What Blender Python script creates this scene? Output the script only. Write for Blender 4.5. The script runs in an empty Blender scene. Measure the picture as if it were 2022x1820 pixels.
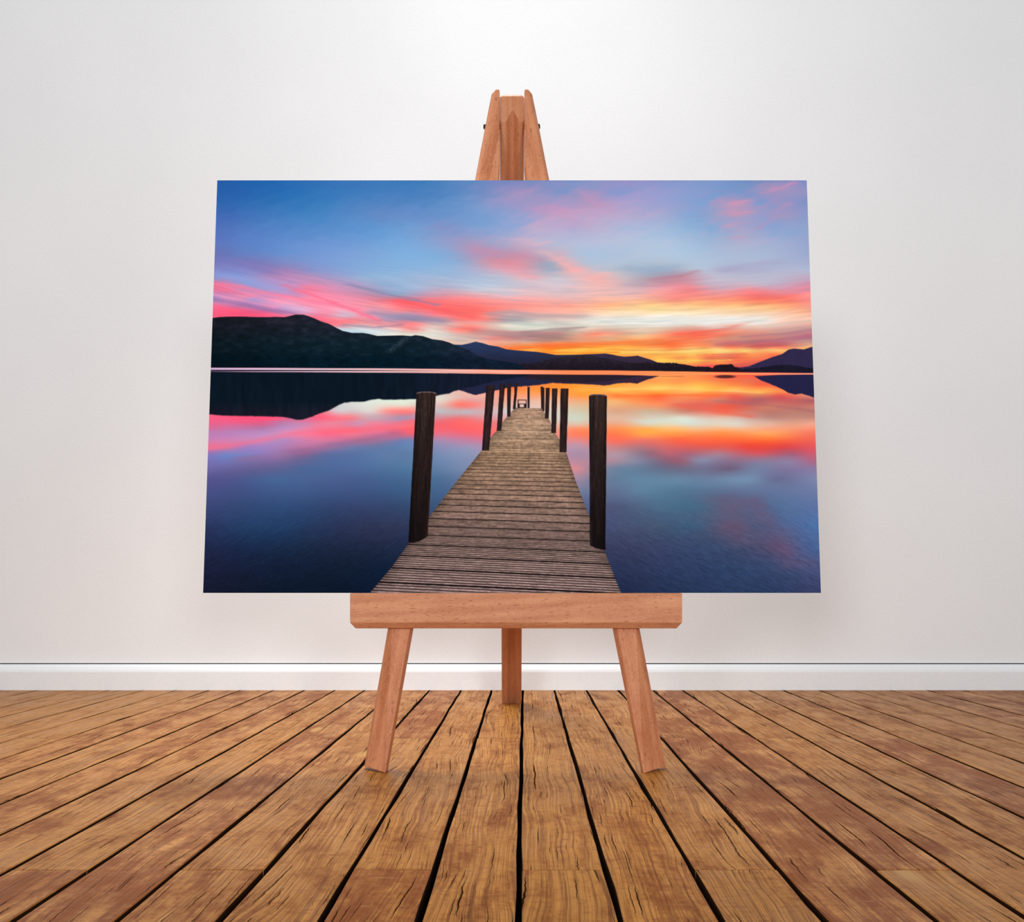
import bpy, math, random
import numpy as np

# ------------------------------------------------------------------ camera
# metres; the camera stands at the origin of the floor plan and looks along +Y at the wall
F = 1772.0            # focal length in pixels of the 2022-wide frame
D = 4.0               # distance to the wall
HC = 0.4628           # lens height
CX, HY = 1011.0, 1156.0
scene = bpy.context.scene
coll = scene.collection
cam_d = bpy.data.cameras.new('camera'); cam = bpy.data.objects.new('camera', cam_d)
coll.objects.link(cam); scene.camera = cam
cam.location = (0, 0, HC); cam.rotation_euler = (math.radians(90), 0, 0)
cam_d.sensor_fit = 'HORIZONTAL'; cam_d.sensor_width = 36.0
cam_d.lens = 36.0 * F / 2022.0
cam_d.shift_x = 0.0
cam_d.shift_y = (HY - 910.0) / 2022.0
cam_d.clip_start = 0.02

# ------------------------------------------------------------------ light
world = bpy.data.worlds.new('world'); scene.world = world; world.use_nodes = True
bg = world.node_tree.nodes['Background']
bg.inputs['Color'].default_value = (0.97, 0.99, 1.0, 1); bg.inputs['Strength'].default_value = 0.63

def area(name, loc, target, size, power, color=(1, 1, 1), spread=180):
    d = bpy.data.lights.new(name, 'AREA'); d.shape = 'DISK'; d.size = size
    d.energy = power; d.color = color; d.spread = math.radians(spread)
    o = bpy.data.objects.new(name, d); coll.objects.link(o); o.location = loc
    from mathutils import Vector
    o.rotation_euler = (Vector(target) - Vector(loc)).to_track_quat('-Z', 'Y').to_euler()
    return o
area('wall_washer', (0, 2.6, 3.35), (0, 4.0, 2.75), 1.1, 7, (1, 1, 1), 170)
area('added_fill_left', (-1.5, -3.4, 1.15), (0, 2.6, 1.0), 0.9, 51, (1, 1, 1), 140)  # unseen fill light, added behind the camera to brighten canvas and wall
area('added_fill_right', (1.4, -3.4, 1.15), (0, 2.6, 1.0), 0.9, 51, (1, 1, 1), 140)  # matching unseen fill, added on the other side of the camera
sp = bpy.data.lights.new('added_floor_spot', 'SPOT'); sp.energy = 400; sp.spot_size = math.radians(66)  # unseen spot, added overhead to make a pool of light on the floor
sp.spot_blend = 1.0; sp.shadow_soft_size = 0.45
spo = bpy.data.objects.new('added_floor_spot', sp); coll.objects.link(spo); spo.location = (-0.50, 2.8, 3.6)
spo.rotation_euler = (math.radians(3), 0, 0)          # nearly straight down, a little towards the wall

vs = scene.view_settings
vs.view_transform = 'Standard'; vs.look = 'None'; vs.gamma = 1.0
vs.exposure = 0.0; vs.use_curve_mapping = False

# ------------------------------------------------------------------ helpers
def lin(c):
    c = np.asarray(c, float) / 255.0
    return np.where(c <= 0.04045, c / 12.92, ((c + 0.055) / 1.055) ** 2.4)
def rgb(r, g, b): return (*[float(v) for v in lin((r, g, b))], 1.0)
def at(px, py, Y):      # a point at depth Y seen at a pixel of the photograph
    return ((px - CX) / F * Y, Y, HC - (py - HY) / F * Y)

class NT:
    """small node-tree writer"""
    def __init__(s, name):
        s.mat = bpy.data.materials.new(name); s.mat.use_nodes = True
        s.t = s.mat.node_tree; s.bsdf = s.t.nodes['Principled BSDF']
    def node(s, kind, **kw):
        n = s.t.nodes.new(kind)
        for k, v in kw.items(): setattr(n, k, v)
        return n
    def put(s, sock, v):
        if isinstance(v, bpy.types.NodeSocket): s.t.links.new(v, sock)
        else: sock.default_value = v
    def math(s, op, a, b=0.0, c=None, clamp=False):
        n = s.node('ShaderNodeMath', operation=op, use_clamp=clamp)
        s.put(n.inputs[0], a); s.put(n.inputs[1], b)
        if c is not None: s.put(n.inputs[2], c)
        return n.outputs[0]
    def noise(s, vec=None, scale=1.0, detail=3.0, rough=0.55, w=None, dim='3D', dist=0.0):
        n = s.node('ShaderNodeTexNoise', noise_dimensions=dim)
        if vec is not None and dim != '1D': s.put(n.inputs['Vector'], vec)
        if w is not None: s.put(n.inputs['W'], w)
        n.inputs['Scale'].default_value = scale; n.inputs['Detail'].default_value = detail
        n.inputs['Roughness'].default_value = rough; n.inputs['Distortion'].default_value = dist
        return n.outputs[0]
    def xyz(s, x, y, z):
        n = s.node('ShaderNodeCombineXYZ')
        for i, v in enumerate((x, y, z)): s.put(n.inputs[i], v)
        return n.outputs[0]
    def sep(s, v):
        n = s.node('ShaderNodeSeparateXYZ'); s.put(n.inputs[0], v); return n.outputs
    def mapr(s, v, a, b, lo=0.0, hi=1.0, smooth=True):
        n = s.node('ShaderNodeMapRange', interpolation_type='SMOOTHSTEP' if smooth else 'LINEAR')
        s.put(n.inputs['Value'], v)
        n.inputs['From Min'].default_value = a; n.inputs['From Max'].default_value = b
        n.inputs['To Min'].default_value = lo; n.inputs['To Max'].default_value = hi
        return n.outputs['Result']
    def mix(s, fac, a, b, mode='MIX'):
        n = s.node('ShaderNodeMix', data_type='RGBA', blend_type=mode)
        s.put(n.inputs[0], fac); s.put(n.inputs[6], a); s.put(n.inputs[7], b)
        return n.outputs[2]
    def bump(s, h, strength, dist=0.001):
        n = s.node('ShaderNodeBump'); s.put(n.inputs['Height'], h)
        n.inputs['Strength'].default_value = strength; n.inputs['Distance'].default_value = dist
        s.t.links.new(n.outputs[0], s.bsdf.inputs['Normal'])
    def attr(s, name):
        return s.node('ShaderNodeAttribute', attribute_name=name).outputs
    def base(s, c): s.put(s.bsdf.inputs['Base Color'], c)
    def set(s, rough=0.6, spec=0.3, metal=0.0):
        s.bsdf.inputs['Roughness'].default_value = rough
        s.bsdf.inputs['Specular IOR Level'].default_value = spec
        s.bsdf.inputs['Metallic'].default_value = metal

def mesh_obj(name, verts, faces, mat, parent=None, grain=None, smooth=False):
    me = bpy.data.meshes.new(name); me.from_pydata(verts, [], faces); me.update()
    if mat: me.materials.append(mat)
    if grain is not None:
        a = me.attributes.new('grain', 'FLOAT_VECTOR', 'POINT')
        a.data.foreach_set('vector', np.asarray(grain, np.float32).ravel())
    if smooth:
        for p in me.polygons: p.use_smooth = True
    o = bpy.data.objects.new(name, me); coll.objects.link(o); o.parent = parent
    return o
def fix_normals(o):
    import bmesh
    bm = bmesh.new(); bm.from_mesh(o.data); bmesh.ops.recalc_face_normals(bm, faces=bm.faces)
    bm.to_mesh(o.data); bm.free()
def bevel(o, w, seg=2):
    m = o.modifiers.new('bevel', 'BEVEL'); m.width = w; m.segments = seg; m.limit_method = 'ANGLE'
    m.angle_limit = math.radians(25)
def empty(name, loc, label, cat):
    o = bpy.data.objects.new(name, None); coll.objects.link(o); o.location = loc
    o.empty_display_size = 0.1; o['label'] = label; o['category'] = cat
    return o
def loc_children(root):
    # parts were written in world coordinates: shift them under their thing
    for c in root.children:
        c.location = (-root.location.x, -root.location.y, -root.location.z)

# ------------------------------------------------------------------ materials
def mat_wall():
    n = NT('painted_plaster'); n.set(0.75, 0.2)
    co = n.node('ShaderNodeTexCoord').outputs['Object']
    a = n.noise(co, 190, 2, 0.6); b = n.noise(co, 1.3, 3, 0.5)
    f = n.math('ADD', n.math('MULTIPLY', a, 0.7), n.math('MULTIPLY', b, 0.3))
    n.base(n.mix(n.mapr(f, 0.3, 0.7), (0.845, 0.861, 0.881, 1), (0.935, 0.951, 0.971, 1)))
    n.bump(a, 0.35, 0.0015)
    return n.mat
def mat_plain(name, col, rough=0.5, spec=0.3, metal=0.0):
    n = NT(name); n.set(rough, spec, metal)
    co = n.node('ShaderNodeTexCoord').outputs['Object']
    k = n.noise(co, 60, 2)
    n.base(n.mix(n.mapr(k, 0.3, 0.7, 0, 0.12), col, tuple(c * 0.8 for c in col[:3]) + (1,)))
    return n.mat
def mat_floor():
    n = NT('weathered_plank_wood'); n.set(0.5, 0.22)
    g = n.sep(n.attr('grain')[1])
    rnd = n.node('ShaderNodeObjectInfo').outputs['Random']
    off = n.math('MULTIPLY', rnd, 173.0)
    x, y = g[0], n.math('ADD', g[1], off)
    # slow sideways drift of the grain: waves and cathedrals
    warp = n.noise(n.xyz(n.math('MULTIPLY', x, 6.0), n.math('MULTIPLY', y, 1.5), off), 1, 1.2, 0.5)
    wave = n.noise(n.xyz(n.math('MULTIPLY', x, 9.0), n.math('MULTIPLY', y, 6.0), off), 1, 1.0, 0.5)
    q = n.math('ADD', x, n.math('MULTIPLY', n.math('SUBTRACT', warp, 0.5), 0.075))
    q = n.math('ADD', q, n.math('MULTIPLY', n.math('SUBTRACT', wave, 0.5), 0.016))
    q = n.math('ADD', q, n.math('MULTIPLY', off, 0.37))
    lines = n.noise(n.xyz(n.math('MULTIPLY', q, 230.0), n.math('MULTIPLY', y, 2.0), 1.0), 1, 3, 0.65)
    fine = n.noise(n.xyz(n.math('MULTIPLY', q, 620.0), n.math('MULTIPLY', y, 16.0), 3.0), 1, 2, 0.6)
    jag = n.noise(n.xyz(n.math('MULTIPLY', x, 12.0), n.math('MULTIPLY', y, 38.0), off), 1, 2, 0.6)
    qj = n.math('ADD', q, n.math('MULTIPLY', n.math('SUBTRACT', jag, 0.5), 0.006))
    def split(N, fy, seed, thick, lo):
        # drying cracks: thin lines that follow the grain, open in the middle and close at both ends
        p = n.math('MULTIPLY', qj, N); cell = n.math('FLOOR', p)
        d = n.math('ABSOLUTE', n.math('SUBTRACT', n.math('FRACT', p), 0.5))
        m = n.noise(n.xyz(n.math('MULTIPLY', cell, 7.31), n.math('MULTIPLY', y, fy), seed), 1, 1.5, 0.5)
        w_ = n.math('MULTIPLY', n.math('SUBTRACT', m, lo), thick)
        e = n.math('SUBTRACT', w_, d)
        return n.mapr(e, 0.0, 0.02, 0.0, 1.0)
    crack = n.math('MAXIMUM', split(24.0, 3.2, 9.0, 0.30, 0.515), n.math('MULTIPLY', split(70.0, 6.5, 29.0, 0.70, 0.555), 0.85))
    blotch = n.noise(n.xyz(n.math('MULTIPLY', x, 13.0), n.math('MULTIPLY', y, 5.5), off), 1, 9, 0.72)
    scuff = n.noise(n.xyz(n.math('MULTIPLY', x, 14.0), n.math('MULTIPLY', y, 110.0), off), 1, 4, 0.65)
    tone = n.node('ShaderNodeTexWhiteNoise', noise_dimensions='1D')
    n.put(tone.inputs['W'], n.math('MULTIPLY', rnd, 91.7)); tone = tone.outputs['Value']
    ring = n.mapr(n.noise(n.xyz(n.math('MULTIPLY', q, 210.0), n.math('MULTIPLY', y, 1.2), 41.0), 1, 2, 0.6), 0.36, 0.45, 1.0, 0.0)
    ring = n.math('MULTIPLY', ring, n.mapr(n.noise(n.xyz(n.math('MULTIPLY', q, 9.0), n.math('MULTIPLY', y, 1.6), off), 1, 2, 0.5), 0.42, 0.62))
    c = n.mix(n.mapr(lines, 0.30, 0.66), rgb(122, 72, 32), rgb(204, 152, 92))
    c = n.mix(n.math('MULTIPLY', n.mapr(fine, 0.35, 0.65), 0.35), c, rgb(212, 164, 104))
    red = n.math('ADD', n.math('ADD', n.math('MULTIPLY', blotch, 0.85), n.math('MULTIPLY', scuff, 0.15)),
                 n.math('MULTIPLY', n.math('SUBTRACT', tone, 0.5), 0.18))
    c = n.mix(n.math('MULTIPLY', n.mapr(red, 0.44, 0.64), 0.72), c, rgb(110, 54, 26))
    c = n.mix(n.math('MULTIPLY', n.mapr(scuff, 0.58, 0.75), 0.35), c, rgb(216, 174, 118))
    rub = n.noise(n.xyz(n.math('MULTIPLY', x, 45.0), n.math('MULTIPLY', y, 70.0), off), 1, 4, 0.7)
    c = n.mix(n.math('MULTIPLY', n.mapr(rub, 0.50, 0.68), 0.42), c, rgb(122, 62, 30))
    # pale knots
    vor = n.node('ShaderNodeTexVoronoi', feature='F1')
    n.put(vor.inputs['Vector'], n.xyz(n.math('MULTIPLY', x, 9.0), n.math('MULTIPLY', y, 3.0), off))
    vor.inputs['Scale'].default_value = 0.5
    c = n.mix(n.mapr(vor.outputs['Distance'], 0.05, 0.11, 0.75, 0.0), c, rgb(206, 164, 104))
    c = n.mix(n.math('MULTIPLY', ring, 0.50), c, rgb(78, 42, 18))
    c = n.mix(n.math('MULTIPLY', crack, 0.92), c, rgb(24, 12, 5))
    v = n.node('ShaderNodeHueSaturation'); n.put(v.inputs['Color'], c)
    v.inputs['Saturation'].default_value = 1.13; v.inputs['Hue'].default_value = 0.493
    n.put(v.inputs['Value'], n.mapr(tone, 0, 1, 0.82, 1.06, False))
    n.base(v.outputs[0])
    h = n.math('SUBTRACT', n.math('ADD', n.math('MULTIPLY', lines, 0.5), n.math('MULTIPLY', fine, 0.25)), crack)
    n.bump(h, 0.5, 0.0014)
    n.put(n.bsdf.inputs['Specular IOR Level'], n.mapr(crack, 0.0, 1.0, 0.32, 0.0))
    n.put(n.bsdf.inputs['Roughness'], n.mapr(blotch, 0.3, 0.7, 0.40, 0.60))
    return n.mat
def mat_beech(name, light, dark, fleck):
    n = NT(name); n.set(0.5, 0.25)
    g = n.sep(n.attr('grain')[1]); x, y, z = g[0], g[1], g[2]
    bands = n.noise(n.xyz(n.math('MULTIPLY', x, 60.0), n.math('MULTIPLY', y, 2.0), n.math('MULTIPLY', z, 60.0)), 1, 3, 0.55)
    mott = n.noise(n.xyz(n.math('MULTIPLY', x, 18.0), n.math('MULTIPLY', y, 9.0), z), 1, 4, 0.6)
    fl = n.noise(n.xyz(n.math('MULTIPLY', x, 330.0), n.math('MULTIPLY', y, 55.0), n.math('MULTIPLY', z, 330.0)), 1, 1.5, 0.5)
    fi = n.noise(n.xyz(n.math('MULTIPLY', x, 700.0), n.math('MULTIPLY', y, 140.0), n.math('MULTIPLY', z, 700.0)), 1, 2, 0.6)
    k = n.math('ADD', n.math('MULTIPLY', bands, 0.6), n.math('MULTIPLY', mott, 0.4))
    c = n.mix(n.mapr(k, 0.32, 0.68), dark, light)
    c = n.mix(n.math('MULTIPLY', n.mapr(fi, 0.55, 0.75), 0.45), c, rgb(232, 186, 150))
    c = n.mix(n.math('MULTIPLY', n.mapr(fl, 0.62, 0.70), 0.6), c, fleck)
    n.base(c)
    n.bump(n.math('SUBTRACT', n.math('MULTIPLY', fi, 0.4), n.mapr(fl, 0.6, 0.72)), 0.25, 0.0008)
    return n.mat

M_wall = mat_wall()
M_trim = mat_plain('white_gloss_trim', (0.885, 0.91, 0.935, 1), 0.4, 0.3)
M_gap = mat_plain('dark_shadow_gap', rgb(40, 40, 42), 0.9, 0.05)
M_sub = mat_plain('dark_underfloor', rgb(22, 15, 9), 0.95, 0.0)
M_floor = mat_floor()
M_flank_shade = mat_plain('shaded_plank_flank', rgb(52, 32, 17), 0.9, 0.05)  # shade of the floor gaps put into the plank side colour
M_ledge = mat_beech('beech_ledge', rgb(208, 146, 108), rgb(186, 120, 84), rgb(140, 82, 52))
M_leg = mat_beech('beech_leg', rgb(206, 138, 98), rgb(176, 104, 66), rgb(136, 74, 44))
M_rear = mat_beech('beech_rear_leg', rgb(206, 142, 104), rgb(184, 116, 78), rgb(146, 86, 56))
M_pin = mat_plain('dark_steel', rgb(36, 30, 28), 0.4, 0.4, 0.6)
M_side = mat_plain('canvas_edge', rgb(196, 194, 190), 0.8, 0.1)

# ------------------------------------------------------------------ setting
def box(name, x0, x1, y0, y1, z0, z1, mat, parent=None):
    v = [(x, y, z) for z in (z0, z1) for x, y in ((x0, y0), (x1, y0), (x1, y1), (x0, y1))]
    f = [(0, 3, 2, 1), (4, 5, 6, 7), (0, 1, 5, 4), (1, 2, 6, 5), (2, 3, 7, 6), (3, 0, 4, 7)]
    return mesh_obj(name, v, f, mat, parent)
XW = 5.2
BB = 0.1129            # skirting height
GAP = 0.0046
w = box('wall_back', -XW, XW, D, D + 0.12, BB + GAP, 4.2, M_wall); w['kind'] = 'structure'
# skirting board with a rounded upper edge, swept along the wall
prof = [(0.0, BB), (0.004, BB - 0.0008), (0.010, BB - 0.004), (0.018, BB - 0.011), (0.025, BB - 0.020), (0.0285, BB - 0.027), (0.030, BB - 0.033)]
prof += [(0.030, 0.0), (-0.03, 0.0), (-0.03, BB)]
v = [(x, D - p[0], p[1]) for x in (-XW, XW) for p in prof]
k = len(prof)
f = [(i, (i + 1) % k, k + (i + 1) % k, k + i) for i in range(k)] + [tuple(range(k))[::-1], tuple(range(k, 2 * k))]
b = mesh_obj('baseboard_back', v, f, M_trim); fix_normals(b); b['kind'] = 'structure'
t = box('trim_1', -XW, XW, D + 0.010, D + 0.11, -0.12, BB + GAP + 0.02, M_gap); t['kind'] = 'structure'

floor = box('floor', -XW - 0.1, XW + 0.1, -1.5, D + 0.1, -0.12, -0.045, M_sub); floor['kind'] = 'structure'
rng = random.Random(4)
W = [12, 83, 152, 220, 287, 353, 417, 479, 543, 604, 664, 722, 786, 849, 911, 971, 1032, 1094.5, 1157, 1220, 1288,
     1346, 1412, 1477, 1543, 1613, 1682, 1753, 1824, 1897, 1973]
first = 0
while W[0] > -1230: W.insert(0, W[0] - 68 - rng.uniform(-3, 3)); first += 1
while W[-1] < 3240: W.append(W[-1] + 70 + rng.uniform(-3, 3))
VPX = 1036.0
def seam(wx, Y): return (wx - VPX) / F * D + (VPX - CX) / F * Y
JA = [-1.3, 0.196, 2.724, D + 0.008]
JB = [-1.3, 1.462, D + 0.008]
def plank(i, y0, y1):
    n = max(3, int((y1 - y0) / 0.16)); TH = 0.032; BV = 0.0016
    cut = 0.0015
    ys = np.linspace(y0 + cut, y1 - cut, n + 1)
    dz = rng.uniform(-0.0004, 0.0004)
    verts, gr = [], []
    ph = [rng.uniform(0, 6.28) for _ in range(4)]
    for Y in ys:
        wob = lambda a, b: 0.0011 * math.sin(Y * 7.1 + a) + 0.0009 * math.sin(Y * 17.3 + b) + rng.uniform(-0.0006, 0.0006)
        xl = seam(W[i], Y) + 0.0047 + wob(ph[0], ph[1])
        xr = seam(W[i + 1], Y) - 0.0047 + wob(ph[2], ph[3])
        z = dz
        ring = [(xl, -TH), (xl, z - BV), (xl + BV, z), (xr - BV, z), (xr, z - BV), (xr, -TH)]
        for X, Z in ring:
            verts.append((X, Y, Z)); gr.append((X - seam(W[i], Y), Y, Z))
    faces = []
    for s in range(n):
        a, c = s * 6, (s + 1) * 6
        for j in range(5): faces.append((a + j, a + j + 1, c + j + 1, c + j))
    faces.append(tuple(range(6))[::-1]); faces.append(tuple(range(n * 6, n * 6 + 6)))
    o = mesh_obj('plank', verts, faces, M_floor, floor, gr)
    o.data.materials.append(M_flank_shade)
    fix_normals(o)
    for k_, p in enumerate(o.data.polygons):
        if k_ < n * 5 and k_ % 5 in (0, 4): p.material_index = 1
for i in range(len(W) - 1):
    J = JA if (i - first) % 2 == 1 else JB
    for a, c in zip(J[:-1], J[1:]): plank(i, a, c)

# ------------------------------------------------------------------ easel
easel = empty('easel', (0, 2.24, 0), 'small beech wood tripod easel standing on the plank floor, holding the canvas', 'easel')
LEAN = 0.1
Y0L = 2.216
def leg_depth(py): return (Y0L + LEAN * HC) / (1 + LEAN * (py - HY) / F)

def leg(stations, foot):
    # stations: (py, outer side x, outer front x, inner front x, inner side x) top to bottom
    CH, TH = 0.012, 0.036
    rings = []
    for s, (py, os_, of, if_, is_) in enumerate(stations):
        Y = leg_depth(py); z = HC - (py - HY) / F * Y
        X = lambda px, dy: (px - CX) / F * (Y + dy)
        low = 0.007 if s == 0 else 0.0
        rings.append([(X(of, 0), Y, z), (X(if_, 0), Y, z), (X(is_, CH), Y + CH, z),
                      (X(is_, CH), Y + TH, z), (X(os_, CH), Y + TH, z - low), (X(os_, CH), Y + CH, z - low)])
    (ofx, ofy), (ifx, ify), isx, osx = foot
    Yi = F * HC / (ify - HY)
    pi_ = at(ifx, ify, Yi); Yo = Yi + 0.035; po = at(ofx, ofy, Yo)
    xi = (isx - CX) / F * (Yi + CH); xo = (osx - CX) / F * (Yo + CH)
    zo = max(0.0, po[2] - 0.004)
    rings.append([po, (pi_[0], pi_[1], 0.0), (xi, Yi + CH, 0.0), (xi, Yi + TH, 0.0),
                  (xo, Yo + TH, zo), (xo, Yo + CH, zo)])
    verts = [p for r in rings for p in r]; n = len(rings); faces = []
    for s in range(n - 1):
        a, c = s * 6, (s + 1) * 6
        for j in range(6): faces.append((a + j, c + j, c + (j + 1) % 6, a + (j + 1) % 6))
    faces.append(tuple(range(6))); faces.append(tuple(range((n - 1) * 6, n * 6))[::-1])
    # grain follows the leg's slant
    t0, t1 = np.array(rings[0][0]), np.array(rings[-1][0]); ax = (t1 - t0) / np.linalg.norm(t1 - t0)
    gr = []
    for p in verts:
        d = np.array(p) - t0; y = float(d @ ax); r = d - y * ax
        gr.append((r[0] + 3.0 * abs(ofx) / 1000, y, r[1]))
    o = mesh_obj('leg', verts, faces, M_leg, easel, gr); fix_normals(o); bevel(o, 0.0016)
leg([(176, 970.5, 979.4, 986, 986.6), (250, 957.2, 965.3, 986, 986.6), (326, 942.7, 950.7, 985.6, 986.6),
     (356, 937, 945, 982.5, 986), (1240, 766, 773, 809.5, 815)], ((722, 1512), (760, 1526), 763.5, 719))
leg([(176, 1051, 1043.2, 1036, 1035.4), (250, 1065, 1057.6, 1035.8, 1035.2), (326, 1079.5, 1072.6, 1036, 1035.2),
     (356, 1085.5, 1079, 1041, 1036.5), (1240, 1262.7, 1256.8, 1218, 1211)], ((1306, 1513.5), (1271.5, 1527), 1268.5, 1315))

def rear_leg():
    SL = 0.658; YF = 3.52; YC = 2.40; TH = 0.085
    zt = HC + (HY - 185.5) / F * YC
    us = np.linspace(-1, 1, 29); verts, gr = [], []
    def hw(z): return 0.0385 + (0.0322 - 0.0385) * z / zt
    def xc(z): return -0.0016 * (1 - z / zt)
    cols = []
    for u in us:
        e = abs(u - 0.06) / 0.62
        g = 0.020 * (0.5 + 0.5 * math.cos(math.pi * e)) if e < 1 else 0.0
        g += 0.004 * max(0.0, abs(u) - 0.86) / 0.14        # eased outer arris
        pts = []
        for z in (0.0, 0.25, 0.6, 1.0, 1.4):
            pts.append((z, YF - SL * z + g))
        zc = (YF + g - YC) / SL
        pts.append((min(zc, zt - 0.012), YC))
        top = zt - 0.006 * max(0.0, abs(u) - 0.8) / 0.2
        pts.append((top - 0.006, YC)); pts.append((top, YC + 0.005))
        back = YF - SL * top + TH
        pts.append((top, back)); pts.append((0.6, YF - SL * 0.6 + TH)); pts.append((0.0, YF + TH))
        cols.append([(xc(z) + u * hw(z), Y, z) for z, Y in pts])
    m = len(cols[0]); nU = len(us); faces = []
    for c in cols: verts += c
    for i in range(nU - 1):
        for j in range(m):
            a, b_ = i * m + j, i * m + (j + 1) % m
            faces.append((a, b_, b_ + m, a + m))
    faces.append(tuple(range(m))); faces.append(tuple(range((nU - 1) * m, nU * m))[::-1])
    for (X, Y, Z) in verts:
        al = Z * math.cos(0.58) - Y * math.sin(0.58)
        gr.append((X + 0.4, al, 0.0))
    o = mesh_obj('rear_leg', verts, faces, M_rear, easel, gr); fix_normals(o)
rear_leg()

def ledge():
    Yl = 2.221; TH = 0.048; c = 0.013
    p = lambda px, py, Y=Yl: at(px, py, Y)
    zt = p(0, 1170.8)[2]; zm = p(0, 1229)[2]; zb = p(0, 1241)[2]
    x0, x1, xa, xb = p(691, 0)[0], p(1347, 0)[0], p(700, 0)[0], p(1338, 0)[0]
    v = []
    for Y, Zb in ((Yl, zm), (Yl + TH, zm)):
        v += [(x0, Y, zt), (x1, Y, zt), (x1, Y, zm), (x0, Y, zm)]
    v += [(xb, Yl + c, zb), (xa, Yl + c, zb), (xb, Yl + TH, zb), (xa, Yl + TH, zb)]
    f = [(0, 3, 2, 1), (0, 1, 5, 4), (1, 2, 6, 5), (0, 4, 7, 3), (3, 9, 8, 2), (9, 11, 10, 8), (2, 8, 10, 6),
         (3, 7, 11, 9), (4, 5, 6, 10, 11, 7)]
    gr = [(z - 0.07 * x, x, y) for x, y, z in v]
    o = mesh_obj('ledge', v, f, M_ledge, easel, gr); fix_normals(o); bevel(o, 0.0018)
ledge()

def pin():
    Y = 2.447; z = HC + (HY - 250) / F * Y; r = 0.0075
    x0, x1 = (954.5 - CX) / F * Y, (1066.5 - CX) / F * Y
    v, f, n = [], [], 16
    rings = [(x0, r * 0.55), (x0 + 0.002, r * 0.95), (x0 + 0.004, r), (x1 - 0.004, r), (x1 - 0.002, r * 0.95), (x1, r * 0.55)]
    for x, rr in rings:
        for i in range(n):
            a = 2 * math.pi * i / n; v.append((x, Y + rr * math.cos(a), z + rr * math.sin(a)))
    for s in range(len(rings) - 1):
        for i in range(n):
            f.append((s * n + i, s * n + (i + 1) % n, (s + 1) * n + (i + 1) % n, (s + 1) * n + i))
    f.append(tuple(range(n))); f.append(tuple(range((len(rings) - 1) * n, len(rings) * n)))
    o = mesh_obj('hinge_pin', v, f, M_pin, easel); fix_normals(o); o['label'] = 'dark metal hinge pin through the easel head'
pin()
loc_children(easel)

# ------------------------------------------------------------------ the print: a lake jetty at sunset
def lattice(seed, n=256):
    return np.random.RandomState(seed).rand(n, n)
def vnoise(x, y, seed):
    L = lattice(seed); n = L.shape[0]
    xi, yi = np.floor(x).astype(int), np.floor(y).astype(int); fx, fy = x - xi, y - yi
    fx = fx * fx * (3 - 2 * fx); fy = fy * fy * (3 - 2 * fy)
    a = L[yi % n, xi % n]; b_ = L[yi % n, (xi + 1) % n]; c = L[(yi + 1) % n, xi % n]; d = L[(yi + 1) % n, (xi + 1) % n]
    return (a + (b_ - a) * fx) * (1 - fy) + (c + (d - c) * fx) * fy
def fbm(x, y, seed, octv=4, gain=0.5):
    s, a, t_ = 0, 1.0, 0
    for o in range(octv):
        s = s + a * vnoise(x * 2 ** o + 17.3 * o, y * 2 ** o + 9.1 * o, seed + o); t_ += a; a *= gain
    return s / t_ - 0.5
def rows(spec):
    out = []
    for y, line in spec:
        for it in line: out.append((it[0], y if len(it) == 4 else it[4], it[1], it[2], it[3]))
    return np.array(out, float)

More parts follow.
